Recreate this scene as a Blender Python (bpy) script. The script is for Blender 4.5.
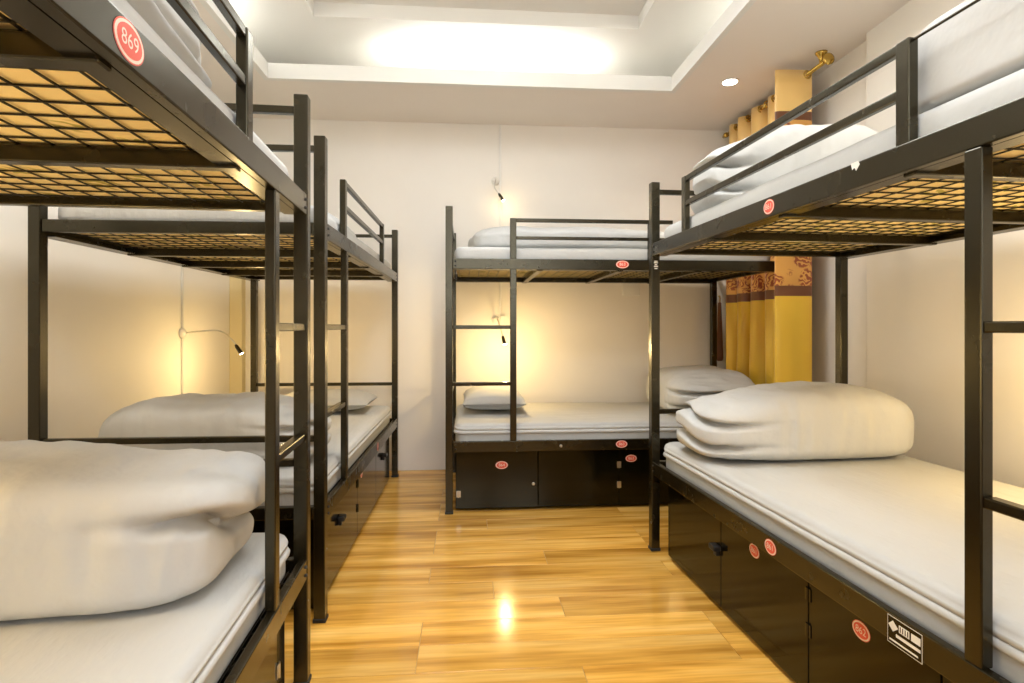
import bpy, bmesh, math, random
from mathutils import Vector, Matrix, noise
random.seed(7)
for o in list(bpy.data.objects): bpy.data.objects.remove(o)
scene = bpy.context.scene
C = scene.collection

# ------------------------------------------------------------------ camera, world, lights, exposure
TH = 0.0765                      # yaw of the camera against the room
EYE = 1.045
cam_d = bpy.data.cameras.new('camera'); cam = bpy.data.objects.new('camera', cam_d); C.objects.link(cam)
cam.location = (0, 0, EYE); cam.rotation_euler = (math.pi/2, 0, -TH)
cam_d.sensor_width = 36.0; cam_d.lens = 571.3/1024*36; cam_d.shift_y = -14.4/1024
cam_d.clip_start = 0.02
scene.camera = cam
w = bpy.data.worlds.new('world'); scene.world = w; w.use_nodes = True
w.node_tree.nodes['Background'].inputs[0].default_value = (1.0, 0.93, 0.84, 1)
w.node_tree.nodes['Background'].inputs[1].default_value = 0.15
vs = scene.view_settings
vs.view_transform = 'Standard'; vs.look = 'None'; vs.gamma = 1; vs.use_curve_mapping = False
vs.exposure = 0.33

def lamp(name, kind, loc, power, col, rot=(0, 0, 0), **kw):
    d = bpy.data.lights.new(name, kind); d.energy = power; d.color = col
    for k, v in kw.items(): setattr(d, k, v)
    o = bpy.data.objects.new(name, d); C.objects.link(o); o.location = loc; o.rotation_euler = rot
    return o
WARM = (1.0, 0.70, 0.30); NEUT = (0.96, 0.98, 1.0)
# unseen panels added as fill, in the deep middle recess (fixtures built below)
FILL_PANELS = [(0.05, 2.2), (0.05, 0.35)]
for px, py in FILL_PANELS:
    lamp('ceiling_panel_light', 'AREA', (px, py, 2.825), 14, NEUT, shape='RECTANGLE', size=0.95, size_y=0.95)
# LED tube in the cove at the far end of the tray ceiling
lamp('cove_light', 'AREA', (0.16, 3.70, 2.655), 7, (.97, 1, .98), rot=(math.pi, 0, 0), shape='RECTANGLE', size=1.15, size_y=0.05)
# unseen LED strips added in the side coves for flatter light (strips built below)
FILL_STRIPS = [(-1.56, 1.5, 3.6), (1.86, 1.5, 3.6)]
for sx, sy, sl in FILL_STRIPS:
    lamp('cove_strip_light', 'AREA', (sx, sy, 2.60), 22, (.97, 1, .98), rot=(math.pi, 0, 0), shape='RECTANGLE', size=0.03, size_y=sl)

# ------------------------------------------------------------------ mesh helpers
class MB:
    def __init__(s): s.v = []; s.f = []; s.m = []
    def add(s, vs_, fs_, mi=0):
        b = len(s.v); s.v += [tuple(q) for q in vs_]; s.f += [tuple(b+i for i in f) for f in fs_]; s.m += [mi]*len(fs_)
    def box(s, x0, x1, y0, y1, z0, z1, mi=0, bev=0.0):
        x0, x1 = sorted((x0, x1)); y0, y1 = sorted((y0, y1)); z0, z1 = sorted((z0, z1))
        bm = bmesh.new(); bmesh.ops.create_cube(bm, size=1)
        for v in bm.verts: v.co = Vector(((x0+x1)/2+v.co.x*(x1-x0), (y0+y1)/2+v.co.y*(y1-y0), (z0+z1)/2+v.co.z*(z1-z0)))
        if bev > 0: bmesh.ops.bevel(bm, geom=bm.edges[:], offset=min(bev, .45*min(x1-x0, y1-y0, z1-z0)), segments=2, profile=.5, affect='EDGES')
        s.bm(bm, mi); return s
    def bm(s, bm, mi=0):
        bm.verts.index_update(); s.add([v.co for v in bm.verts], [[v.index for v in f.verts] for f in bm.faces], mi); bm.free()
    def tube(s, pts, r, n=10, mi=0, cap=True):
        pts = [Vector(p) for p in pts]; rs = r if isinstance(r, (list, tuple)) else [r]*len(pts)
        ring = []; up = None
        for i, p in enumerate(pts):
            t = (pts[min(i+1, len(pts)-1)]-pts[max(i-1, 0)]).normalized()
            if up is None: up = Vector((0, 0, 1)) if abs(t.z) < .9 else Vector((1, 0, 0))
            a = t.cross(up).normalized(); b = a.cross(t).normalized(); up = b
            ring.append([p+a*rs[i]*math.cos(2*math.pi*k/n)+b*rs[i]*math.sin(2*math.pi*k/n) for k in range(n)])
        vs_ = [q for rg in ring for q in rg]; fs_ = []
        for i in range(len(pts)-1):
            for k in range(n): fs_.append((i*n+k, i*n+(k+1) % n, (i+1)*n+(k+1) % n, (i+1)*n+k))
        if cap: fs_.append(tuple(range(n-1, -1, -1))); fs_.append(tuple((len(pts)-1)*n+k for k in range(n)))
        s.add(vs_, fs_, mi); return s
    def lathe(s, prof, origin, axis='z', n=20, mi=0):
        vs_ = []; fs_ = []; o = Vector(origin)
        for (r, h) in prof:
            for k in range(n):
                a = 2*math.pi*k/n; c, d = r*math.cos(a), r*math.sin(a)
                vs_.append(o+Vector({'z': (c, d, h), 'x': (h, c, d), 'y': (d, h, c)}[axis]))
        for i in range(len(prof)-1):
            for k in range(n): fs_.append((i*n+k, i*n+(k+1) % n, (i+1)*n+(k+1) % n, (i+1)*n+k))
        fs_.append(tuple(range(n-1, -1, -1))); fs_.append(tuple((len(prof)-1)*n+k for k in range(n)))
        s.add(vs_, fs_, mi); return s
    def build(s, name, mats, parent=None, smooth=False, loc=None, fix=True):
        me = bpy.data.meshes.new(name); me.from_pydata(s.v, [], s.f)
        mats = mats if isinstance(mats, (list, tuple)) else [mats]
        for m in mats: me.materials.append(m)
        for p, mi in zip(me.polygons, s.m): p.material_index = mi; p.use_smooth = smooth
        if fix:
            bm = bmesh.new(); bm.from_mesh(me); bmesh.ops.recalc_face_normals(bm, faces=bm.faces[:]); bm.to_mesh(me); bm.free()
        me.update()
        o = bpy.data.objects.new(name, me); C.objects.link(o)
        if parent: o.parent = parent
        if loc: o.location = loc
        return o
def tag(o, label=None, cat=None, group=None, kind=None):
    if label: o['label'] = label
    if cat: o['category'] = cat
    if group: o['group'] = group
    if kind: o['kind'] = kind
    return o
def empty(name, loc=(0, 0, 0), rz=0, parent=None):
    o = bpy.data.objects.new(name, None); C.objects.link(o); o.location = loc; o.rotation_euler = (0, 0, rz); o.empty_display_size = .1
    if parent: o.parent = parent
    return o

# ------------------------------------------------------------------ materials
class NT:
    def __init__(s, name):
        s.mat = bpy.data.materials.new(name); s.mat.use_nodes = True; s.t = s.mat.node_tree; s.b = s.t.nodes['Principled BSDF']
    def n(s, typ, **kw):
        nd = s.t.nodes.new(typ)
        for k, v in kw.items():
            if isinstance(k, str) and hasattr(nd, k): setattr(nd, k, v)
        return nd
    def l(s, a, b): s.t.links.new(a, b)
    def set(s, **kw):
        for k, v in kw.items():
            k = k.replace('_', ' ')
            s.b.inputs[k].default_value = (*v, 1) if isinstance(v, tuple) and len(v) == 3 else v
    def noise(s, scale, detail=3, coord='Object', stretch=(1, 1, 1), rough=.5):
        tc = s.n('ShaderNodeTexCoord'); mp = s.n('ShaderNodeMapping'); mp.inputs['Scale'].default_value = stretch
        s.l(tc.outputs[coord], mp.inputs[0])
        nz = s.n('ShaderNodeTexNoise'); nz.inputs['Scale'].default_value = scale; nz.inputs['Detail'].default_value = detail; nz.inputs['Roughness'].default_value = rough
        s.l(mp.outputs[0], nz.inputs[0]); return nz
    def ramp(s, fac, stops):
        r = s.n('ShaderNodeValToRGB'); e = r.color_ramp.elements
        while len(e) < len(stops): e.new(.5)
        for el, (p, c) in zip(e, stops): el.position = p; el.color = (*c, 1)
        s.l(fac, r.inputs[0]); return r
    def bump(s, h, strength, dist=.01):
        b = s.n('ShaderNodeBump'); b.inputs['Strength'].default_value = strength; b.inputs['Distance'].default_value = dist
        s.l(h, b.inputs['Height']); s.l(b.outputs[0], s.b.inputs['Normal'])
def mul(c, k): return tuple(x*k for x in c)
def paint(name, col, rough=.7, var=.06, scale=2.5, bump=.05):
    m = NT(name); m.set(Roughness=rough)
    nz = m.noise(scale, 4); r = m.ramp(nz.outputs[0], [(.3, mul(col, 1-var)), (.7, mul(col, 1+var*.4))]); m.l(r.outputs[0], m.b.inputs['Base Color'])
    n2 = m.noise(90, 2); m.bump(n2.outputs[0], bump, .002)
    return m.mat
M = {}
M['wall'] = paint('wall_paint', (.86, .82, .745), .6, .03)
M['ceiling'] = paint('ceiling_paint', (.82, .81, .77), .7, .02)
M['soffit'] = paint('soffit_paint', (.86, .80, .73), .7, .02)
M['trimwhite'] = paint('white_plastic', (.78, .76, .70), .4, .02)
M['corner'] = paint('corner_paint', (.72, .62, .36), .6)
def metal(name, base, rough, spec=.6, ior=1.5):
    m = NT(name); m.set(Roughness=rough, IOR=ior)
    m.b.inputs['Specular IOR Level'].default_value = spec
    m.b.inputs['Specular Tint'].default_value = (1.0, .93, .68, 1)
    nz = m.noise(14, 4); r = m.ramp(nz.outputs[0], [(.35, mul(base, .92)), (.75, mul(base, 1.08))]); m.l(r.outputs[0], m.b.inputs['Base Color'])
    r2 = m.ramp(nz.outputs[0], [(.3, (rough*.92,)*3), (.75, (rough*1.1,)*3)]); m.l(r2.outputs[0], m.b.inputs['Roughness'])
    return m.mat
M['black'] = metal('black_powder_coat', (.008, .0055, .002), .26, .5, 1.6)
M['locker'] = metal('glossy_black_enamel', (.005, .004, .0015), .12, .3)
M['wire'] = metal('black_wire', (.015, .012, .009), .4, .4)
m = NT('steel'); m.set(Base_Color=(.62, .60, .55), Metallic=1.0, Roughness=.3); M['steel'] = m.mat
m = NT('brass'); m.set(Base_Color=(.62, .42, .10), Metallic=1.0, Roughness=.22); M['brass'] = m.mat
m = NT('dark_rubber'); m.set(Base_Color=(.01, .01, .01), Roughness=.5); M['rubber'] = m.mat
m = NT('sticker_red'); m.set(Base_Color=(.72, .085, .05), Roughness=.35); M['red'] = m.mat
m = NT('sticker_white'); m.set(Base_Color=(.85, .72, .62), Roughness=.4); M['stwhite'] = m.mat
def linen(name, col, wr=.25, scale=9, stretch=(1, 1, 1)):
    m = NT(name); m.set(Roughness=.85)
    nz = m.noise(3, 3); r = m.ramp(nz.outputs[0], [(.3, mul(col, .96)), (.7, col)]); m.l(r.outputs[0], m.b.inputs['Base Color'])
    n2 = m.noise(scale, 4, stretch=stretch); m.bump(n2.outputs[0], wr, .02)
    return m.mat
M['sheet'] = linen('white_cotton_sheet', (.53, .535, .52), .5, 6, (1, 2.4, 1))
M['duvet'] = linen('white_cotton_duvet', (.545, .55, .535), .65, 7)
M['pillow'] = linen('white_pillow_case', (.53, .535, .52), .3, 9)
# gold ticking with olive leaf sprigs (underside of the upper mattresses)
m = NT('gold_leaf_ticking'); m.set(Roughness=.8)
tc = m.n('ShaderNodeTexCoord'); mp = m.n('ShaderNodeMapping'); mp.inputs['Scale'].default_value = (1, 1, 0)
m.l(tc.outputs['Object'], mp.inputs[0])
vo = m.n('ShaderNodeTexVoronoi'); vo.inputs['Scale'].default_value = 7.5; m.l(mp.outputs[0], vo.inputs['Vector'])
wv = m.n('ShaderNodeTexWave'); wv.wave_type = 'BANDS'; wv.bands_direction = 'DIAGONAL'; wv.inputs['Scale'].default_value = 13; wv.inputs['Distortion'].default_value = 9; wv.inputs['Detail'].default_value = 2; wv.inputs['Detail Scale'].default_value = 1.2
m.l(mp.outputs[0], wv.inputs['Vector'])
a = m.ramp(vo.outputs['Distance'], [(.28, (1, 1, 1)), (.40, (0, 0, 0))]); b = m.ramp(wv.outputs['Fac'], [(.45, (0, 0, 0)), (.6, (1, 1, 1))])
mu = m.n('ShaderNodeMath', operation='MULTIPLY'); m.l(a.outputs[0], mu.inputs[0]); m.l(b.outputs[0], mu.inputs[1])
r = m.ramp(mu.outputs[0], [(0, (.92, .74, .36)), (1, (.50, .42, .10))]); m.l(r.outputs[0], m.b.inputs['Base Color'])
M['ticking'] = m.mat
# curtain: gold satin with brown bands and a rust leaf zone, by height
m = NT('gold_satin_curtain'); m.set(Roughness=.38); m.b.inputs['Sheen Weight'].default_value = .3
tc = m.n('ShaderNodeTexCoord'); sp = m.n('ShaderNodeSeparateXYZ'); m.l(tc.outputs['Object'], sp.inputs[0])
dv = m.n('ShaderNodeMath', operation='DIVIDE'); m.l(sp.outputs[2], dv.inputs[0]); dv.inputs[1].default_value = 2.5
def zramp(stops):
    r = m.ramp(dv.outputs[0], stops); r.color_ramp.interpolation = 'CONSTANT'; return r
G = (.78, .50, .035); TP = (.88, .58, .20); BR = (.15, .048, .012); LF = (.70, .36, .08)
base = zramp([(0, G), (1.215/2.5, BR), (1.275/2.5, LF), (2.215/2.5, BR), (2.265/2.5, TP)])
mask = zramp([(0, (0, 0, 0)), (1.275/2.5, (1, 1, 1)), (2.215/2.5, (0, 0, 0))])
vo = m.n('ShaderNodeTexVoronoi'); vo.inputs['Scale'].default_value = 11; m.l(tc.outputs['Object'], vo.inputs['Vector'])
wv = m.n('ShaderNodeTexWave'); wv.wave_type = 'RINGS'; wv.inputs['Scale'].default_value = 16; wv.inputs['Distortion'].default_value = 14; wv.inputs['Detail'].default_value = 1.5; wv.inputs['Detail Scale'].default_value = 1.5
m.l(tc.outputs['Object'], wv.inputs['Vector'])
a = m.ramp(vo.outputs['Distance'], [(.50, (1, 1, 1)), (.60, (0, 0, 0))]); b = m.ramp(wv.outputs['Fac'], [(.4, (0, 0, 0)), (.5, (1, 1, 1))])
mu = m.n('ShaderNodeMath', operation='MULTIPLY'); m.l(a.outputs[0], mu.inputs[0]); m.l(b.outputs[0], mu.inputs[1])
mu2 = m.n('ShaderNodeMath', operation='MULTIPLY'); m.l(mu.outputs[0], mu2.inputs[0]); m.l(mask.outputs[0], mu2.inputs[1])
mx = m.n('ShaderNodeMix'); mx.data_type = 'RGBA'; m.l(mu2.outputs[0], mx.inputs[0]); m.l(base.outputs[0], mx.inputs[6]); mx.inputs[7].default_value = (.30, .06, .012, 1)
m.l(mx.outputs[2], m.b.inputs['Base Color'])
n2 = m.noise(260, 1, stretch=(1, 1, .15)); m.bump(n2.outputs[0], .08, .001)
M['curtain'] = m.mat
m = NT('brown_tassel_cord'); m.set(Base_Color=(.20, .075, .03), Roughness=.7); M['tassel'] = m.mat
# wood-look planks
m = NT('oak_look_tile'); m.b.inputs['Specular IOR Level'].default_value = .5
oi = m.n('ShaderNodeObjectInfo'); tc = m.n('ShaderNodeTexCoord')
cb = m.n('ShaderNodeCombineXYZ'); mm = m.n('ShaderNodeMath', operation='MULTIPLY'); mm.inputs[1].default_value = 37.0
m.l(oi.outputs['Random'], mm.inputs[0]); m.l(mm.outputs[0], cb.inputs[2]); m.l(mm.outputs[0], cb.inputs[0])
av = m.n('ShaderNodeVectorMath', operation='ADD'); m.l(tc.outputs['Object'], av.inputs[0]); m.l(cb.outputs[0], av.inputs[1])
def sn(scale, st, det):
    mp = m.n('ShaderNodeMapping'); mp.inputs['Scale'].default_value = st; m.l(av.outputs[0], mp.inputs[0])
    nz = m.n('ShaderNodeTexNoise'); nz.inputs['Scale'].default_value = scale; nz.inputs['Detail'].default_value = det; m.l(mp.outputs[0], nz.inputs[0]); return nz
n1 = sn(2.2, (.55, 6, 1), 3); n2 = sn(9, (.5, 9, 1), 5)
r1 = m.ramp(n1.outputs[0], [(.32, (.46, .21, .025)), (.5, (.76, .41, .075)), (.70, (.90, .56, .16))])
r2 = m.ramp(n2.outputs[0], [(.3, (.78, .74, .68)), (.6, (1, 1, 1))])
mx = m.n('ShaderNodeMix'); mx.data_type = 'RGBA'; mx.blend_type = 'MULTIPLY'; mx.inputs[0].default_value = .8
m.l(r1.outputs[0], mx.inputs[6]); m.l(r2.outputs[0], mx.inputs[7])
hv = m.n('ShaderNodeHueSaturation'); vr = m.n('ShaderNodeMapRange'); vr.inputs[3].default_value = .84; vr.inputs[4].default_value = 1.16
m.l(oi.outputs['Random'], vr.inputs[0]); m.l(vr.outputs[0], hv.inputs['Value']); m.l(mx.outputs[2], hv.inputs['Color'])
m.l(hv.outputs[0], m.b.inputs['Base Color'])
r3 = m.ramp(n2.outputs[0], [(.3, (.19,)*3), (.7, (.12,)*3)]); m.l(r3.outputs[0], m.b.inputs['Roughness'])
m.bump(n2.outputs[0], .03, .002)
M['plank'] = m.mat
m = NT('pale_grout'); m.set(Base_Color=(.50, .30, .09), Roughness=.8); M['grout'] = m.mat
def emit(name, col, s):
    m = NT(name); m.set(Base_Color=(.9, .9, .9)); m.b.inputs['Emission Color'].default_value = (*col, 1); m.b.inputs['Emission Strength'].default_value = s; return m.mat
M['glow'] = emit('lamp_lens', (1, .93, .8), 14); M['pane'] = emit('lit_frosted_glass', (.95, .97, 1), 4.6); M['panel'] = emit('panel_diffuser', (.96, .98, 1), 4); M['tube'] = emit('led_tube', (1, .97, .92), 10)  # frosted glass and panel diffuser glow as added, unseen fill sources

# ------------------------------------------------------------------ room shell
XL, XR, YB, YF, ZS, ZU, ZI = -1.67, 2.02, 4.215, -1.3, 2.54, 2.80, 2.88
def struct(name, fn, mat, parent=None):
    b = MB(); fn(b); o = b.build(name, mat, parent)
    if parent is None: o['kind'] = 'structure'
    return o
floor = struct('floor', lambda b: b.box(XL-.1, XR+.2, YF-.1, YB+.1, -.1, -.003), M['grout'])
struct('wall_back', lambda b: b.box(XL-.1, XR+.2, YB, YB+.1, 0, 2.95), M['wall'])
struct('wall_left', lambda b: b.box(XL-.1, XL, YF, YB, 0, 2.95), M['wall'])
def wr(b):
    b.box(XR, XR+.15, YF, 2.77, 0, 2.95, bev=.012)
    b.box(XR+.05, XR+.2, 2.77, YB, 0, 2.95)
struct('wall_right', wr, M['wall'])
struct('wall_front', lambda b: b.box(XL-.1, XR+.2, YF-.1, YF, 0, 2.95), M['wall'])
dr = empty('door_1', (.30, YF, 0)); dr['kind'] = 'structure'  # unseen door, added: dark body for reflections, glowing glass for frontal fill
dr['label'] = 'dark brown double entrance door with lit frosted glass, behind the camera'
for x0, x1 in ((-.80, -.002), (.002, .80)):
    q = MB(); q.box(x0, x1, .002, .04, .005, 1.10, bev=.004); q.box(x0, x1, .002, .04, 1.95, 2.05, bev=.004)
    q.box(x0, x0+.07, .002, .04, 1.10, 1.95, bev=.004); q.box(x1-.07, x1, .002, .04, 1.10, 1.95, bev=.004); lf = q.build('door_leaf', M['tassel'], dr)
    q = MB(); q.box(x0+.12, x1-.12, .036, .052, .2, .95, bev=.01); q.build('door_panel', M['tassel'], lf)
    q = MB(); q.box(x0+.069, x1-.069, .016, .026, 1.099, 1.951); q.build('frosted_pane', M['pane'], lf)
    q = MB(); xh = x1-.04 if x0 < -.1 else x0+.04; q.tube([(xh, .04, 1.0), (xh, .085, 1.0), (xh+(-.1 if x0 < -.1 else .1), .085, 1.0)], .009, 10); q.build('door_handle', M['steel'], lf, smooth=True)
for a_, b_, c_, d_ in ((-.87, -.80, 0, 2.52), (.80, .87, 0, 2.52), (-.80, .80, 2.052, 2.10), (-.80, .80, 2.48, 2.52)):
    q = MB(); q.box(a_, b_, .0, .06, c_, d_, bev=.004); q.build('door_frame', M['tassel'], dr)
q = MB(); q.box(-.80, .80, .016, .026, 2.10, 2.48); q.build('transom_pane', M['pane'], dr)
RX0, RX1, RY0, RY1 = -1.20, 1.285, -.85, 3.53      # tray opening
IX0, IX1, IY0, IY1 = -.87, 1.0, -.5, 3.30          # deep middle recess
def ceil(b):
    b.box(XL, IX0, YF, YB, ZU, ZU+.12); b.box(IX1, XR+.06, YF, YB, ZU, ZU+.12)
    b.box(IX0, IX1, YF, IY0, ZU, ZU+.12); b.box(IX0, IX1, IY1, YB, ZU, ZU+.12)
    b.box(IX0-.02, IX1+.02, IY0-.02, IY1+.02, ZI, ZI+.06)
struct('ceiling', ceil, M['ceiling'])
def soff(b):
    b.box(XL, RX0, YF, YB, ZS, ZS+.02); b.box(RX1, XR+.05, YF, YB, ZS, ZS+.02)
    b.box(RX0, RX1, RY1, YB, ZS, ZS+.02); b.box(RX0, RX1, YF, RY0, ZS, ZS+.02)
struct('trim_1', soff, M['soffit'])['label'] = 'lowered ceiling border around the tray recess'
def lip(b):
    z0, z1 = ZS-.001, ZS+.09
    b.box(RX0+.002, RX1-.002, RY1-.002, RY1+.03, z0, z1); b.box(RX0+.002, RX1-.002, RY0-.03, RY0+.002, z0, z1)
    b.box(RX1-.002, RX1+.03, RY0-.03, RY1+.03, z0, z1); b.box(RX0-.03, RX0+.002, RY0-.03, RY1+.03, z0, z1)
struct('trim_2', lip, M['ceiling'])['label'] = 'white upstand lip of the tray ceiling'
struct('trim_3', lambda b: b.box(XL, XL+.085, YB-.07, YB, 0, ZS, bev=.004), M['corner'])['label'] = 'cream boxed-in pipe in the back left corner'  # upright cream box, yellower than the walls

# planks
PW, PL = .152, 1.02
meshes = {}
row = 0; y = YF
while y < YB-.01:
    y1 = min(y+PW, YB)
    off = -.16 if row % 3 != 1 else .35
    if row % 5 == 3: off = .10
    x = off-PL*3
    while x < XR+.05:
        a, b_ = max(x, XL), min(x+PL, XR+.05)
        if b_-a > .03:
            key = (round(b_-a, 3), round(y1-y, 3))
            if key not in meshes:
                hw, hh = (b_-a)/2-.0012, (y1-y)/2-.0008
                q = MB(); q.box(-hw, hw, -hh, hh, -.012, 0, bev=.0012); ob = q.build('plank', M['plank'], floor); meshes[key] = ob.data
            else:
                ob = bpy.data.objects.new('plank', meshes[key]); C.objects.link(ob); ob.parent = floor
            ob.location = ((a+b_)/2, (y+y1)/2, 0)
        x += PL
    y = y1; row += 1

# ------------------------------------------------------------------ text + stickers
def text_geo(txt, size):
    cu = bpy.data.curves.new('t', 'FONT'); cu.body = txt; cu.size = size; cu.align_x = 'CENTER'; cu.align_y = 'CENTER'
    o = bpy.data.objects.new('t', cu); C.objects.link(o)
    dg = bpy.context.evaluated_depsgraph_get(); me = bpy.data.meshes.new_from_object(o.evaluated_get(dg))
    vs_ = [v.co.copy() for v in me.vertices]; fs_ = [tuple(p.vertices) for p in me.polygons]
    bpy.data.objects.remove(o); bpy.data.meshes.remove(me); return vs_, fs_
def sticker(parent, u, z, yface, s, txt, a=.030, b=.020, flip=1):
    """oval number sticker on a face whose outward normal is -s*Y; reading direction follows the viewer's right"""
    q = MB(); out = -s
    right = out*-1 if False else (1 if out < 0 else -1)   # viewer's right along local x
    def P(x, zz, d): return (u+right*x, yface+out*d, z+zz)
    def oval(ra, rb, d, mi):
        n = 28; q.add([P(0, 0, d)]+[P(ra*math.cos(2*math.pi*k/n), rb*math.sin(2*math.pi*k/n), d) for k in range(n)], [(0, 1+k, 1+(k+1) % n) for k in range(n)], mi)
    oval(a*1.06, b*1.08, .0006, 0); oval(a, b, .0010, 1); oval(a*.86, b*.84, .0014, 0)
    tv, tf = text_geo(txt, b*1.15)
    q.add([P(v.x, v.y, .0019) for v in tv], tf, 1)
    return q.build('number_sticker', [M['red'], M['stwhite']], parent, fix=False)

# ------------------------------------------------------------------ bunk bed
def bunk(name, label, cx, cy, a, s, L=1.95, W=.945, H=1.722, RU=1.43, RL=.405, GT=1.65, g0=.36, g1=1.38, stile=.36, gpost=True, locker=None, group='black metal bunk beds'):
    """local x = length from the ladder end, local y = s * distance from the aisle side, z up. cx, cy, a in camera-plan frame"""
    X = cx*math.cos(TH)+cy*math.sin(TH); Y = -cx*math.sin(TH)+cy*math.cos(TH)
    R = empty(name, (X, Y, 0), a-TH); tag(R, label, 'bunk bed', group)
    def part(nm, fn, mat='black', parent=R, **kw):
        q = MB(); fn(q); return q.build(nm, M[mat], parent, **kw)
    pb = .02
    for u in (0, L):
        for v in (0, W):
            p = part('post', lambda q: q.box(u-pb, u+pb, s*v-pb, s*v+pb, .012, H, bev=.003))
            part('foot_cap', lambda q: q.box(u-pb-.003, u+pb+.003, s*v-pb-.003, s*v+pb+.003, 0, .014, bev=.003), 'rubber', p)
    # rails: a tall face with an inward flange that carries the mesh
    for zt, nm in ((RU, 'upper_side_rail'), (RL, 'lower_side_rail')):
        for v, inn in ((0, 1), (W, -1)):
            def f(q):
                y0 = s*(v-inn*.018); y1 = s*(v+inn*.004)
                q.box(pb+.001, L-pb-.001, y0, y1, zt-.06, zt, bev=.003)
                q.box(pb+.001, L-pb-.001, y1, s*(v+inn*.045), zt-.060, zt-.054)
            rl = part(nm, f)
            if v == 0:
                for ub in (.035, L-.035):
                    for dz in (.018, .042):
                        part('bolt', lambda q: q.lathe([(.005, 0), (.005, .003), (.003, .0045)], (ub, s*-.018, zt-dz), 'y', 8) if s < 0 else q.lathe([(.005, 0), (.005, -.003), (.003, -.0045)], (ub, s*-.018, zt-dz), 'y', 8), 'rubber', rl)
                if zt == RU: up_rail = rl
                else: low_rail = rl
        for u in (0, L):
            part(nm.replace('side', 'end'), lambda q: q.box(u-.014, u+.014, s*(pb+.001), s*(W-pb-.001), zt-.048, zt-.004, bev=.003))
    for u in (0, L):
        part('upper_end_bar', lambda q: q.box(u-.011, u+.011, s*(pb+.001), s*(W-pb-.001), 1.668, 1.69, bev=.003))
        part('lower_end_bar', lambda q: q.box(u-.011, u+.011, s*(pb+.001), s*(W-pb-.001), .638, .660, bev=.003))
    for zt in (RU, RL):
        nm = 'upper_crossbar' if zt == RU else 'lower_crossbar'
        for k in range(3):
            u = L*(k+1)/4 if zt == RL else .515+.465*k
            part(nm, lambda q: q.box(u-.016, u+.016, s*.005, s*(W-.005), zt-.066, zt-.032, bev=.003))
        def mesh(q):
            z = zt-.029; n1 = int((L-.1)/.0625); n2 = int((W-.06)/.0625); r = .0022
            for i in range(n1+1):
                u = .05+(L-.1)*i/n1; q.tube([(u, s*.02, z), (u, s*(W-.02), z)], r, 5)
            for j in range(n2+1):
                v = .03+(W-.06)*j/n2; q.tube([(.03, s*v, z-.0005), (L-.03, s*v, z-.0005)], r, 5)
        tag(part('wire_mesh', mesh, 'wire'), kind='stuff')
    # ladder
    part('ladder_stile', lambda q: q.box(stile-.018, stile+.018, s*-.017, s*.008, RL, RU-.06, bev=.003))
    for z in (.725, 1.045):
        part('ladder_rung', lambda q: q.box(pb, stile-.018, s*-.014, s*.012, z-.0105, z+.0105, bev=.003))
    # guard rail
    part('guard_post', lambda q: q.box(g0-.018, g0+.018, s*-.012, s*.012, RU, GT+.011, bev=.003))
    part('guard_post', lambda q: q.box((g1 if gpost else g1-.13)-.016, (g1 if gpost else g1-.13)+.016, s*-.012, s*.012, RU, GT+(.011 if gpost else -.011), bev=.003))
    for z in (GT, GT-.10):
        e = g1-.016 if gpost else g1
        if not gpost and z < GT: 
            part('guard_bar', lambda q: q.box(g0+.018, g1-.146, s*-.009, s*.009, z-.009, z+.009, bev=.003))
            part('guard_bar', lambda q: q.box(g1-.114, e, s*-.009, s*.009, z-.009, z+.009, bev=.003)); continue
        part('guard_bar', lambda q: q.box(g0+.018, e, s*-.009, s*.009, z-.011, z+.011, bev=.003))
    # under-bed lockers
    l0, l1, seams = locker
    zt = RL-.064; vf = .022; yf = s*vf
    part('locker_body', lambda q: (q.box(l0, l0+.012, s*(vf+.016), s*(W-.04), .02, zt, bev=.002), q.box(l1-.012, l1, s*(vf+.016), s*(W-.04), .02, zt, bev=.002),
                                   q.box(l0, l1, s*(W-.052), s*(W-.04), .02, zt, bev=.002), q.box(l0, l1, s*(vf+.016), s*(W-.04), .012, .022, bev=.002)), 'locker')
    doors = []
    for a0, a1 in seams:
        doors.append(part('locker_door', lambda q: q.box(a0+.002, a1-.002, yf, s*(vf+.014), .018, zt, bev=.002), 'locker'))
    return dict(root=R, s=s, L=L, W=W, RU=RU, RL=RL, yf=yf, doors=doors, up=up_rail, low=low_rail, part=part)
def hinge(B, d, u, z, mat='steel'):
    s = B['s']; y = B['yf']
    B['part']('hinge', lambda q: (q.box(u-.012, u-.001, y, y-s*.003, z-.018, z+.018, bev=.001), q.box(u+.001, u+.012, y, y-s*.003, z-.018, z+.018, bev=.001), q.tube([(u, y-s*.004, z-.019), (u, y-s*.004, z+.019)], .003, 8)), mat, d)
def latch(B, d, u, z, small=False):
    s = B['s']; y = B['yf']; o = -s
    if small:
        B['part']('lock_cylinder', lambda q: q.lathe([(.009, 0), (.009, o*.004), (.006, o*.006)], (u, y, z), 'y', 14), 'steel', d)
    else:
        B['part']('latch', lambda q: (q.box(u-.022, u+.022, y, y+o*.028, z-.002, z+.018, bev=.004), q.box(u-.012, u+.012, y, y+o*.014, z-.022, z, bev=.003)), 'rubber', d)

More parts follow.
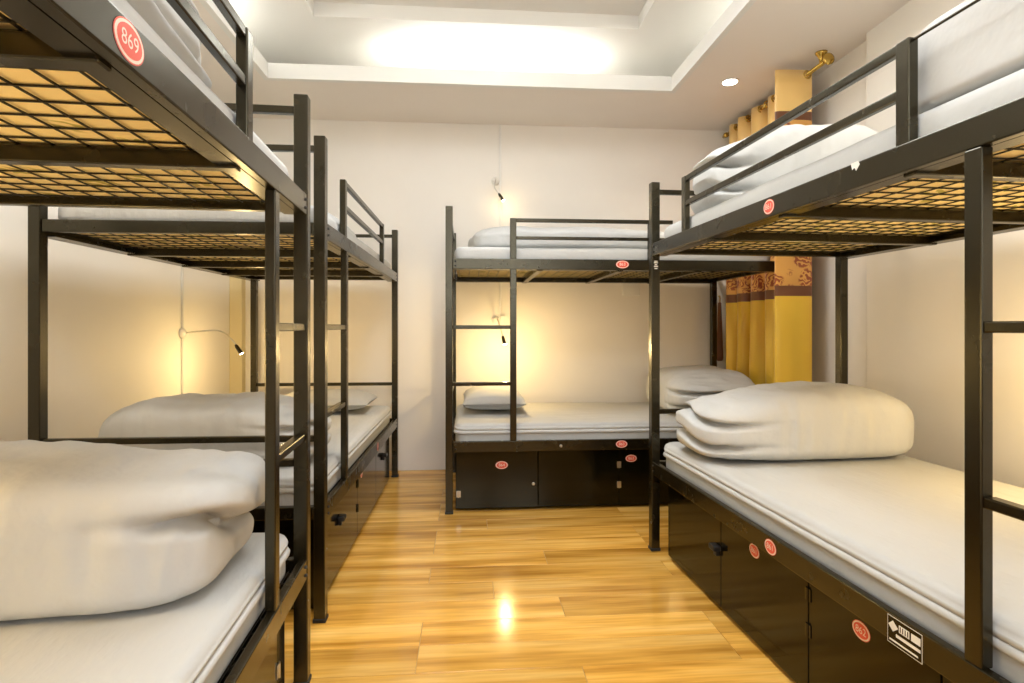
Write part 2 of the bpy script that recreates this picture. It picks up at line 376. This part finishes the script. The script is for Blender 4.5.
BL2 = bunk('bunk_bed', 'black metal bunk bed at the back left, under the wall reading lamp', -.682, 2.036, 1.640, 1, L=1.96, W=.955, RU=1.42, RL=.412, g1=1.38, locker=(.06, 1.84, [(.06, .762), (.762, 1.30), (1.30, 1.84)]))
BL1 = bunk('bunk_bed', 'black metal bunk bed at the near left, cropped by the picture edge', -.6163, 1.6772, -1.4479, -1, RU=1.431, RL=.372, g0=.494, g1=1.6, stile=.3135, locker=(.10, 1.84, [(.10, .17), (.17, 1.0), (1.0, 1.84)]))
BB = bunk('bunk_bed', 'black metal bunk bed standing crosswise against the back wall', -.3524, 3.206, .0775, 1, L=1.9355, W=.92, RL=.404, g1=1.285, gpost=False, locker=(.035, 1.84, [(.035, .505), (.505, .976), (.976, 1.84)]))
BR = bunk('bunk_bed', 'black metal bunk bed along the right wall with ladder cropped by the picture edge', .913, .7188, 1.6946, -1, L=1.98, W=.955, RU=1.436, RL=.42, g0=.5145, g1=1.634, stile=.345, locker=(.10, 1.87, [(.10, .452), (.452, .878), (.878, 1.38), (1.38, 1.87)]))

# stickers, hinges and latches where the photo shows them
sticker(BR['up'], 1.005, 1.406, .018, -1, '861', .027, .021)
sticker(BR['low'], .997, .388, .018, -1, '861', .029, .021)
sticker(BR['doors'][2], 1.154, .314, BR['yf'], -1, '861', .029, .021)
sticker(BR['doors'][1], .676, .305, BR['yf'], -1, '862', .029, .021)
for z in (.30, .20): hinge(BR, BR['doors'][1], .878, z, 'black')
latch(BR, BR['doors'][3], 1.40, .225)
sticker(BB['up'], .985, 1.403, -.018, 1, '863', .036, .021)
sticker(BB['low'], .98, .377, -.018, 1, '863', .032, .020)
sticker(BB['doors'][0], .2965, .26, BB['yf'], 1, '864', .034, .021)
sticker(BB['doors'][2], 1.047, .285, BB['yf'], 1, '863', .032, .020)
for z in (.25, .135): hinge(BB, BB['doors'][1], .976, z)
latch(BB, BB['doors'][0], .478, .15, True)
for z in (.06, .10): hinge(BB, BB['doors'][0], .052, z) if z > .08 else None
BB['part']('lock_cylinder', lambda q: q.lathe([(.008, 0), (.008, -.004), (.005, -.006)], (.63, -.018, .372), 'y', 14), 'steel', BB['low'])
sticker(BL1['up'], .972, 1.402, .018, -1, '869', .034, .024)
sticker(BL2['doors'][0], .142, .287, BL2['yf'], 1, '867', .029, .021)
sticker(BL2['doors'][1], .867, .303, BL2['yf'], 1, '868', .029, .021)
sticker(BL2['low'], 1.12, .385, -.018, 1, '868', .029, .021)
for z in (.28, .16): hinge(BL2, BL2['doors'][0], .762, z, 'black')
latch(BL2, BL2['doors'][0], .37, .235); latch(BL2, BL2['doors'][2], 1.55, .235)
for z in (.27, .14): hinge(BL1, BL1['doors'][1], .17, z)
# maker's plate on the right bed's lower rail, a torn paper scrap on its upper rail and the printed mark on its far post
q = MB(); s = -1; y0 = .018
def pl(x0, x1, z0, z1, d, mi): q.add([(.50-x0, y0+d, .385+z0), (.50-x1, y0+d, .385+z0), (.50-x1, y0+d, .385+z1), (.50-x0, y0+d, .385+z1)], [(0, 1, 2, 3)], mi)
pl(-.046, .046, -.030, .030, .0006, 1); pl(-.0445, .0445, -.0285, .0285, .0009, 0)
q.add([(.50+.030, y0+.0013, .385+.010-.012), (.50+.030-.014, y0+.0013, .385+.010), (.50+.030, y0+.0013, .385+.022), (.50+.030+.013, y0+.0013, .385+.010)], [(0, 1, 2, 3)], 1)
pl(-.014, .014, .004, .020, .0013, 1); pl(.018, .042, .004, .020, .0013, 1); pl(-.022, .042, -.010, -.003, .0013, 1); pl(-.040, .036, -.023, -.019, .0013, 1)
for k in range(4): pl(-.011+k*.0065, -.0085+k*.0065, .006, .018, .0016, 0)
q.build('maker_plate', [M['locker'], M['trimwhite']], BR['low'], fix=False)['label'] = 'black and white maker plate'
q = MB(); q.add([(.66, .0185, 1.437), (.635, .0185, 1.437), (.630, .0185, 1.428), (.642, .0185, 1.415), (.648, .0185, 1.424), (.655, .0185, 1.420)], [(0, 1, 2, 3, 4, 5)]); q.build('paper_scrap', M['trimwhite'], BR['up'], fix=False)['label'] = 'torn scrap of white paper'
q = MB()
for k, (zz, hw) in enumerate([(1.352, .008), (1.345, .010), (1.336, .006), (1.328, .010), (1.318, .007)]):
    q.box(BR['L']-.0205-.0006, BR['L']-.0205, -hw, hw, zz-.0026, zz+.0026)
q.build('printed_mark', M['trimwhite'], BR['root'])['label'] = 'worn white printed mark on the far post'
# thin wire carried on from the top of the right guard rail
BR['part']('guard_wire', lambda q: q.tube([(.4965, 0, 1.655), (.02, 0, 1.655)], .0032, 8))

# ------------------------------------------------------------------ bedding
def soft(nm, dim, parent, mat, loc=(0, 0, 0), n=4, res=26, amp=.01, freq=3.0, seed=0, flat=.0, aniso=(1, 1, 1), taper=None, rz=0):
    """cushion-like body: superellipsoid cube map with a flat underside and wrinkle displacement; local z from 0"""
    q = bmesh.new(); bmesh.ops.create_cube(q, size=2); bmesh.ops.subdivide_edges(q, edges=q.edges[:], cuts=res, use_grid_fill=True)
    hx, hy, hz = dim[0]/2, dim[1]/2, dim[2]/2
    for v in q.verts:
        p = v.co; k = (abs(p.x)**n+abs(p.y)**n+abs(p.z)**n)**(1/n); d = p/k
        x, y, z = d.x, d.y, d.z
        if z < 0: z = -abs(z)**(.6)
        P = Vector((x*hx, y*hy, z*hz))
        if taper: P = taper(x, y, z, P)
        s_ = Vector((P.x*aniso[0], P.y*aniso[1], P.z*aniso[2]))*freq+Vector((seed*3.7, seed*1.3, seed))
        dn = noise.noise(s_)*.6+(1-abs(noise.noise(s_*1.9))*2)*.4-.2
        nrm = Vector((d.x/hx, d.y/hy, d.z/hz)).normalized()
        wgt = max(0., min(1., (z+.95)*2.5))
        P += nrm*dn*amp*wgt
        v.co = P+Vector((0, 0, hz))
    b = MB(); b.bm(q); o = b.build(nm, M[mat], parent, smooth=True); o.location = loc; o.rotation_euler = (0, 0, rz); return o
def pillow(nm, dim, parent, loc, rz=0, seed=0, rx=0, ry=0):
    n = 30; vs_ = []; fs_ = []
    for side in (1, -1):
        for j in range(n+1):
            for i in range(n+1):
                x = 2*i/n-1; y = 2*j/n-1
                e = max(0, (1-abs(x)**2.6))*max(0, (1-abs(y)**2.6)); h = e**.42
                pin = 1-.06*(abs(x*y)**.5)*0-.05*(1-abs(y)**2)*abs(x)-0
                px = x*dim[0]/2*(1-.05*(1-y*y)); py = y*dim[1]/2*(1-.05*(1-x*x))
                z = side*h*dim[2]/2*(1 if side > 0 else .7)
                w_ = noise.noise(Vector((px*9+seed*5, py*9, side)))*.010*h
                vs_.append((px, py, max(z+w_+dim[2]*.35, -.010)))
    N = (n+1)**2
    for k in range(2):
        for j in range(n):
            for i in range(n):
                f = (k*N+j*(n+1)+i, k*N+j*(n+1)+i+1, k*N+(j+1)*(n+1)+i+1, k*N+(j+1)*(n+1)+i); fs_.append(f if k == 0 else f[::-1])
    b = MB(); b.add(vs_, fs_); o = b.build(nm, M['pillow'], parent, smooth=True)
    bm = bmesh.new(); bm.from_mesh(o.data); bmesh.ops.remove_doubles(bm, verts=bm.verts[:], dist=.0005); bm.to_mesh(o.data); bm.free()
    o.location = loc; o.rotation_euler = (rx, ry, rz); return o
def W2(B, u, v, z=0):   # bed-local to world
    r = B['root']; a = r.rotation_euler.z; x, y = u, B['s']*v
    return (r.location.x+x*math.cos(a)-y*math.sin(a), r.location.y+x*math.sin(a)+y*math.cos(a), z)
def mattress(B, upper, label, seed):
    zt = (B['RU'] if upper else B['RL'])
    z0 = zt-.026; h = .098 if upper else .118
    L, W = B['L'], B['W']
    root = empty('mattress', W2(B, L/2, W/2, z0), B['root'].rotation_euler.z); tag(root, label, 'mattress', 'mattresses on the bunk beds')
    d = (L-.062, W-.042)
    def slab(nm, z, hh, mat, grow, bev, amp):
        q = bmesh.new(); bmesh.ops.create_cube(q, size=1)
        for v in q.verts: v.co = Vector((v.co.x*(d[0]+grow), v.co.y*(d[1]+grow), (v.co.z+.5)*hh+z))
        ve = [e for e in q.edges if abs(e.verts[0].co.z-e.verts[1].co.z) > 1e-4]
        bmesh.ops.bevel(q, geom=ve, offset=.06, segments=5, profile=.5, affect='EDGES')
        he = [e for e in q.edges if abs(e.verts[0].co.z-e.verts[1].co.z) < 1e-5 and len(e.link_faces) == 2 and abs(e.link_faces[0].normal.z-e.link_faces[1].normal.z) > .5]
        bmesh.ops.bevel(q, geom=he, offset=bev, segments=4, profile=.5, affect='EDGES')
        bmesh.ops.triangulate(q, faces=[f for f in q.faces if len(f.verts) > 4])
        long = [e for e in q.edges if e.calc_length() > .12]
        for _ in range(4):
            long = [e for e in q.edges if e.calc_length() > .10]
            if not long: break
            bmesh.ops.subdivide_edges(q, edges=long, cuts=1)
            bmesh.ops.triangulate(q, faces=[f for f in q.faces if len(f.verts) > 4])
        for v in q.verts:
            c = v.co; t = noise.noise(Vector((c.x*4+seed, c.y*4, z*9+seed)))
            t2 = noise.noise(Vector((c.x*1.5+seed, c.y*9, 3)))
            v.co.z += (t*.6+t2*.5)*amp*(1 if c.z > z+hh*.5 else 0)
            if abs(c.z-z-hh/2) < hh*.45: v.co.y += t*amp*.6
        b = MB(); b.bm(q); return b.build(nm, M[mat], root, smooth=True)
    if upper:
        slab('ticking_base', 0, .014, 'ticking', -.004, .003, 0)
        slab('fitted_sheet', .011, h-.011, 'sheet', .006, .028, .006)
    else:
        slab('base_pad', 0, .075, 'sheet', -.006, .016, .0)
        slab('fitted_sheet', .070, h-.070, 'sheet', .006, .024, .005)
        slab('piping_layer', .058, .020, 'sheet', .014, .009, .0)
    return z0+h
def bedding(nm, label, cat, B, u, v, z, group):
    r = empty(nm, W2(B, u, v, z), B['root'].rotation_euler.z); tag(r, label, cat, group); return r
DG = 'folded white duvets'; PG = 'white pillows'
beds = [(BL1, 'near left'), (BL2, 'back left'), (BB, 'back wall'), (BR, 'right')]
ZT = {}
for k, (B, nm) in enumerate(beds):
    where = {'near left': 'near left bunk bed', 'back left': 'back left bunk bed', 'back wall': 'crosswise back wall bunk bed', 'right': 'right wall bunk bed'}[nm]
    ZT[nm, 1] = mattress(B, True, 'white sheeted mattress with gold ticking, upper bunk of the '+where, k*2+1)
    ZT[nm, 0] = mattress(B, False, 'white sheeted mattress on the lower bunk of the '+where, k*2+2)

def folded_duvet(B, label, u, v, z, du, dv, h, end, seed, layers=3, amp=.015, n=3.6, low=.78):
    """a duvet folded into a fat roll lying across the bed; on the aisle side its folded layers part in deep creases"""
    r = bedding('folded_duvet', label, 'duvet', B, u, v, z, DG); s = B['s']
    rnd = random.Random(seed); dv2 = dv+end
    lo = [rnd.uniform(-.5, .5)*end*.8 for _ in range(layers)]
    def sst(a, b, t): t = max(0, min(1, (t-a)/(b-a))); return t*t*(3-2*t)
    q = bmesh.new(); bmesh.ops.create_cube(q, size=2); bmesh.ops.subdivide_edges(q, edges=q.edges[:], cuts=58, use_grid_fill=True)
    hx, hy, hz = du/2, dv2/2, h/2
    for vt in q.verts:
        p = vt.co; k = (abs(p.x)**n+abs(p.y)**n+abs(p.z)**n)**(1/n); d = p/k
        zz = d.z if d.z > 0 else -abs(d.z)**.55
        t = -d.y*s                              # +1 at the aisle end
        P = Vector((d.x*hx, d.y*hy, zz*hz+hz))
        hs = 1-(1-low)*sst(.15, .95, t)-.16*sst(.45, 1, -t)+.03*math.sin(3.1*d.y+seed)
        P.x *= 1+.05*math.sin(d.y*2.3+seed)
        fx = P.x*7+seed
        if end > 0:
            zn = P.z/h*layers+.16*math.sin(fx)+.10*math.sin(fx*2.3+1)-.25*(d.x)*.4
            ki = max(0, min(layers-1, int(zn))); w_ = sst(.55, .97, t)
            g = min(abs(zn-kk) for kk in range(1, layers))
            wl = sst(.25, .9, t)
            P.y -= s*w_*lo[ki]
            gr = math.exp(-(g/.13)**2)
            c = Vector((0, 0, 0)); nr = Vector((d.x/hx, d.y/hy, 0)).normalized()
            P -= nr*gr*(.055*w_+.016*wl)
        P.z *= hs
        s_ = Vector((P.x*5, P.y*13, P.z*3.2))+Vector((seed*3.7, seed*1.3, seed))
        s2 = Vector((P.x*4, P.y*4.5, P.z*4))+Vector((seed, 7, 1))
        nz2 = 1-2*abs(noise.noise(s_)); dn = noise.noise(s2)*.9+(.35-abs(noise.noise(Vector((P.x*2.5+seed, P.y*21, P.z*2.2+seed)))))*.9*(1-abs(d.z)**3)*(.4+.6*max(0, noise.noise(Vector((P.y*3, seed, 2)))+.4))+(nz2-.5)*.55*(1-abs(d.z)*.4)+noise.noise(s_*2.1)*.25
        nrm = Vector((d.x/hx, d.y/hy, d.z/hz)).normalized(); wgt = max(0., min(1., P.z/h*5))
        P += nrm*dn*amp*wgt
        vt.co = P+Vector((0, -s*end/2, 0))
    b = MB(); b.bm(q); b.build('folded_body', M['duvet'], r, smooth=True)
    return r
zl = ZT['near left', 0]
folded_duvet(BL1, 'large folded white duvet lying across the lower bunk in the left foreground', .32, .58, zl+.003, .47, .76, .28, .16, 3, n=5, low=.97, layers=2, amp=.014)
zl = ZT['back left', 0]
folded_duvet(BL2, 'folded white duvet across the lower bunk of the back left bed', .37, .50, zl+.003, .50, .80, .26, .03, 11)
p = pillow('pillow', (.42, .60, .15), None, W2(BL2, 1.66, .40, zl+.012), rz=BL2['root'].rotation_euler.z, seed=6); tag(p, 'white pillow at the far end of the back left lower bunk', 'pillow', PG)
zl = ZT['back wall', 0]
p = pillow('pillow', (.40, .56, .17), None, W2(BB, .27, .58, zl+.012), rz=BB['root'].rotation_euler.z, seed=8); tag(p, 'white pillow behind the ladder of the crosswise back wall bed', 'pillow', PG)
folded_duvet(BB, 'folded white duvet at the curtain end of the crosswise back wall bed', 1.61, .47, zl+.003, .58, .58, .285, .12, 17, amp=.015, low=.75)
zl = ZT['right', 0]
folded_duvet(BR, 'plump folded white duvet on the lower bunk of the right wall bed', 1.65, .55, zl+.003, .46, .74, .285, .13, 23, low=.84)
# upper bunks
zu = ZT['right', 1]
folded_duvet(BR, 'folded white duvet heaped at the far end of the right upper bunk', 1.66, .50, zu+.003, .46, .72, .36, .06, 29)
folded_duvet(BR, 'folded white duvet at the ladder end of the right upper bunk', .315, .475, zu+.003, .54, .88, .20, 0, 31, n=8, low=1, amp=.006)
zu = ZT['near left', 1]
folded_duvet(BL1, 'folded white duvet on the near left upper bunk behind the guard rail', .80, .47, zu+.003, .98, .74, .27, .04, 37)
zu = ZT['back left', 1]
folded_duvet(BL2, 'folded white duvet on the back left upper bunk', .95, .46, zu+.003, .9, .70, .13, 0, 41)
zu = ZT['back wall', 1]
folded_duvet(BB, 'flat folded white duvet on the back wall upper bunk', .80, .50, zu+.003, 1.40, .70, .185, 0, 43)

# ------------------------------------------------------------------ curtain, rod, tieback
path = [(1.945, 3.105), (1.90, 3.10), (1.85, 3.10), (1.76, 3.105), (1.738, 3.118)]
# folds between the bed end and the wall
folds = [(1.79, 3.147), (1.89, 3.160), (1.955, 3.19), (1.985, 3.225)]
k = 0; yy = 3.26
crnd = random.Random(5)
while yy < 3.97:
    w_ = crnd.uniform(.13, .19); xa = crnd.uniform(1.872, 1.895); xb = crnd.uniform(1.99, 2.02); t_ = crnd.uniform(.15, .3)
    folds += [(1.93, yy), (xa+.012, yy+w_*t_*.6), (xa, yy+w_*.35), (xa+.02, yy+w_*.5), (1.95, yy+w_*.6), (xb, yy+w_*.72), (xb-.005, yy+w_*.88)]; yy += w_
pts = path+folds
def catmull(P, n=6):
    out = []
    for i in range(len(P)-1):
        p0, p1, p2, p3 = (Vector(P[max(i-1, 0)]), Vector(P[i]), Vector(P[i+1]), Vector(P[min(i+2, len(P)-1)]))
        for t in range(n):
            t /= n; out.append(.5*((2*p1)+(-p0+p2)*t+(2*p0-5*p1+4*p2-p3)*t*t+(-p0+3*p1-3*p2+p3)*t**3))
    out.append(Vector(P[-1])); return out
cp = catmull(pts); nz_ = 30; z0, z1 = .04, 2.50
vs_ = []; fs_ = []
for j in range(nz_+1):
    z = z0+(z1-z0)*j/nz_
    for i, p in enumerate(cp):
        t = i/len(cp); sp_ = (1-j/nz_)
        vs_.append((p.x+.006*math.sin(z*3+i*.35)*(t > .2), p.y+(.06*t*sp_), z))
n_ = len(cp)
for j in range(nz_):
    for i in range(n_-1): fs_.append((j*n_+i, j*n_+i+1, (j+1)*n_+i+1, (j+1)*n_+i))
b = MB(); b.add(vs_, fs_)
cur = empty('curtain', (1.93, 3.5, 0)); tag(cur, 'gold satin curtain with brown leaf bands hanging on the right wall', 'curtain')
o = b.build('drape', M['curtain'], cur, smooth=True, fix=False); o.location = (-1.93, -3.5, 0)
md = o.modifiers.new('thickness', 'SOLIDIFY'); md.thickness = .003
ROD = (1.915, 2.475)
def torus(q, c, R, r, n=18, m_=8):
    q.tube([(c[0]+R*math.cos(2*math.pi*k/n), c[1], c[2]+R*math.sin(2*math.pi*k/n)) for k in range(n+1)], r, m_, cap=False)
for yy in (3.10, 3.16, 3.27, 3.36, 3.44, 3.53, 3.61, 3.70, 3.78, 3.87, 3.95):
    q = MB(); torus(q, (ROD[0]-1.93, yy-3.5, ROD[1]), .021, .005); q.build('grommet', M['brass'], cur, smooth=True)
rod = empty('curtain_rod', (ROD[0], 3.5, ROD[1])); tag(rod, 'brass curtain rod with bell shaped brackets above the gold curtain', 'curtain rod')
q = MB(); q.tube([(0, -.56, 0), (0, .66, 0)], .0115, 14); q.build('pole', M['brass'], rod, smooth=True)
for yy, xw in ((-.52, .152), (.62, .152)):
    if yy < 0: continue
    q = MB(); q.tube([(0, yy, 0), (xw-.03, yy, 0)], .009, 12); q.lathe([(.010, 0), (.014, .012), (.030, .024), (.032, .03)], (xw-.031, yy, 0), 'x', 20); q.lathe([(.017, -.014), (.019, 0), (.017, .014)], (0, yy, 0), 'y', 18)
    q.build('bracket', M['brass'], rod, smooth=True)
q = MB(); q.lathe([(.012, 0), (.015, -.010), (.024, -.022), (.031, -.030), (.032, -.036), (.022, -.040), (.010, -.041)], (0, -.56, 0), 'y', 22); q.build('finial', M['brass'], rod, smooth=True)
q = MB(); q.lathe([(.010, .0), (.011, .016), (.018, .034), (.030, .048), (.032, .056)], (0, -.53, .008), 'z', 22); q.build('ceiling_flange', M['brass'], rod, smooth=True)
tb = empty('curtain_tieback', (1.90, YB-.02, 1.25)); tag(tb, 'brown tassel tieback hanging on the back wall beside the curtain', 'tieback')
q = MB(); q.tube([(0, 0, -.02), (0, 0, -.10), (0, 0, -.25), (0, 0, -.44), (.0, 0, -.46)], [.012, .014, .02, .026, .018], 10); q.build('tassel', M['tassel'], tb, smooth=True)
q = MB(); q.tube([(0, .018, .03), (0, 0, .03), (0, -.006, .01), (0, 0, -.03)], .005, 8); q.build('hook', M['brass'], tb, smooth=True)

# ------------------------------------------------------------------ lamps and wall fittings
def downlight(x, y, label):
    r = empty('downlight', (x, y, ZS)); tag(r, label, 'downlight', 'recessed ceiling downlights')
    q = MB(); q.lathe([(.034, 0), (.050, -.001), (.052, -.005), (.046, -.008), (.036, -.006), (.034, -.001)], (0, 0, 0), 'z', 26); q.build('trim_ring', M['trimwhite'], r, smooth=True)
    q = MB(); q.lathe([(.043, -.0070), (.042, -.0100), (.02, -.0115)], (0, 0, 0), 'z', 22); q.build('lens', M['glow'], r)
    l = lamp('downlight_beam', 'SPOT', (0, 0, -.02), 24, (1, .92, .80), spot_size=2.3, spot_blend=.9, shadow_soft_size=.035); l.parent = r
downlight(1.586, 3.36, 'small round lit downlight in the ceiling border beside the curtain rod')
for (x, y, lb) in ((1.60, 1.75, 'round downlight above the middle of the right bunk bed'), (1.60, .1, 'round downlight above the ladder end of the right bunk bed'), (-1.44, 1.75, 'round downlight above the gap between the left bunk beds'), (-1.44, .1, 'round downlight above the near end of the near left bunk bed'), (-.55, 3.87, 'round downlight over the back wall, hidden by the near left bed')):  # unseen downlights, assumed to repeat the visible one and light the upper beds
    if y < 3.5: downlight(x, y, lb)
for i, (px, py) in enumerate(FILL_PANELS):
    r = empty('ceiling_panel_lamp', (px, py, ZI)); tag(r, ['square flush ceiling panel lamp in the deep recess above the aisle', 'square flush ceiling panel lamp in the deep recess nearer the entrance'][i], 'ceiling lamp', 'ceiling panel lamps')
    q = MB(); 
    for (a0, a1, b0, b1) in ((-.5, .5, -.5, -.48), (-.5, .5, .48, .5), (-.5, -.48, -.48, .48), (.48, .5, -.48, .48)): q.box(a0, a1, b0, b1, -.045, 0, bev=.003)
    q.build('frame', M['trimwhite'], r)
    q = MB(); q.box(-.48, .48, -.48, .48, -.035, -.01); q.build('diffuser', M['panel'], r)
r = empty('led_tube', (.16, 3.66, ZS+.021)); tag(r, 'glowing tube lamp tucked behind the far lip of the tray ceiling', 'tube lamp')
q = MB(); q.box(-.60, .60, -.02, .02, 0, .022, bev=.003); q.build('batten', M['trimwhite'], r)
q = MB(); q.tube([(-.58, 0, .035), (.58, 0, .035)], .012, 12); q.build('tube', M['tube'], r, smooth=True)

for i, (sx, sy, sl) in enumerate(FILL_STRIPS):
    q = MB(); q.box(sx-.012, sx+.012, sy-sl/2, sy+sl/2, ZS+.021, ZS+.035, bev=.002); tag(q.build('led_strip', M['trimwhite']), ['slim LED strip lying in the left cove of the tray ceiling', 'slim LED strip lying in the right cove of the tray ceiling'][i], 'light strip', 'cove light strips')
def reading_lamp(label, base, nrm, tip, bend, lit=True, power=2.2, mat='trimwhite'):
    """wall box with a bendy neck; nrm = wall normal, points in world metres relative to the base"""
    r = empty('reading_lamp', base); tag(r, label, 'reading lamp', 'wall reading lamps')
    n = Vector(nrm); side = Vector((0, 0, 1)).cross(n)
    q = MB(); q.lathe([(.03, 0), (.03, .012), (.024, .02), (.012, .03)], (0, 0, 0), 'x' if abs(n.x) > .5 else 'y', 20)
    o = q.build('wall_base', M[mat], r, smooth=True)
    if n.y < 0 or n.x < 0:
        for v in o.data.vertices:
            v.co.y, v.co.x = (-v.co.y, v.co.x) if abs(n.y) > .5 else (v.co.y, -v.co.x)
    P = [n*.02]+[Vector(b_) for b_ in bend]+[Vector(tip)]
    cpts = catmull([tuple(p) for p in P], 6) if False else P
    out = []
    for i in range(len(P)-1):
        p0, p1, p2, p3 = P[max(i-1, 0)], P[i], P[i+1], P[min(i+2, len(P)-1)]
        for t in range(6):
            t /= 6; out.append(.5*((2*p1)+(-p0+p2)*t+(2*p0-5*p1+4*p2-p3)*t*t+(-p0+3*p1-3*p2+p3)*t**3))
    out.append(P[-1])
    q = MB(); q.tube(out, .0045, 8); q.build('gooseneck', M['steel'], r, smooth=True)
    d = (P[-1]-P[-2]).normalized(); e = P[-1]
    q = MB(); q.tube([e-d*.05, e-d*.035, e, e+d*.012], [.006, .011, .012, .014], 12); hd = q.build('lamp_head', M['black'], r, smooth=True)
    q = MB(); q.tube([e+d*.0122, e+d*.0145], .011, 12); q.build('lens', M['glow'] if lit else M['trimwhite'], hd)
    if lit:
        l = lamp('reading_glow', 'POINT', e+d*.035, power, WARM, shadow_soft_size=.02)
        l.parent = r
    return r
reading_lamp('gooseneck reading lamp on the left wall above the back left lower bunk', (XL, 3.47, 1.01), (1, 0, 0), (.33, .01, -.11), [(.10, 0, .01), (.22, 0, .012), (.29, .005, -.045)], power=6)
reading_lamp('gooseneck reading lamp on the left wall above the near left lower bunk', (XL, .75, 1.05), (1, 0, 0), (.27, .01, -.11), [(.10, 0, .01), (.19, 0, .012), (.24, .005, -.04)], power=10)  # assumed lamp out of view, placed to warm the near left bunk
reading_lamp('gooseneck reading lamp on the right wall above the right lower bunk', (XR, 1.55, 1.05), (-1, 0, 0), (-.24, .01, -.11), [(-.09, 0, .01), (-.17, 0, .012), (-.21, .005, -.04)], power=7.5)  # assumed lamp out of view, brightens the right lower bunk and wall
XT = .235
reading_lamp('small gooseneck reading lamp on the back wall under the crosswise upper bunk', (XT-.035, YB, 1.10), (0, -1, 0), (.045, -.33, -.16), [(0, -.10, .01), (.005, -.24, -.005), (.025, -.31, -.08)], power=7.5)
reading_lamp('small gooseneck reading lamp on the back wall above the upper bunk', (XT-.035, YB, 2.12), (0, -1, 0), (.045, -.10, -.15), [(0, -.06, -.0), (-.01, -.08, -.06), (.02, -.09, -.11)], lit=True, power=.4)
def trunk(x0, x1, y0, y1, z0, z1, label):
    q = MB(); q.box(x0, x1, y0, y1, z0, z1, bev=.003); tag(q.build('cable_trunking', M['trimwhite']), label, 'trunking', 'wall cable trunking')
trunk(XT-.009, XT+.009, YB-.012, YB, 1.08, ZS, 'thin white cable trunking running down the back wall')
trunk(XL, XL+.012, 3.465, 3.483, .45, ZS, 'thin cable trunking running down the left wall')
q = MB(); q.box(XT-.002, XT+.035, YB-.03, YB-.0125, 1.06, 1.13, bev=.004); tag(q.build('junction_box', M['trimwhite']), 'small white junction box at the foot of the back wall trunking', 'junction box')
r = empty('wall_plate', (1.22, YB, 1.325)); tag(r, 'small cream cover plate on the back wall under the upper bunk', 'wall plate')
q = MB(); q.box(-.065, .065, -.012, 0, -.045, .045, bev=.004); q.build('plate', M['trimwhite'], r)
q = MB(); q.box(-.025, .025, -.016, -.012, -.02, .02, bev=.003); q.build('rocker', M['trimwhite'], r)
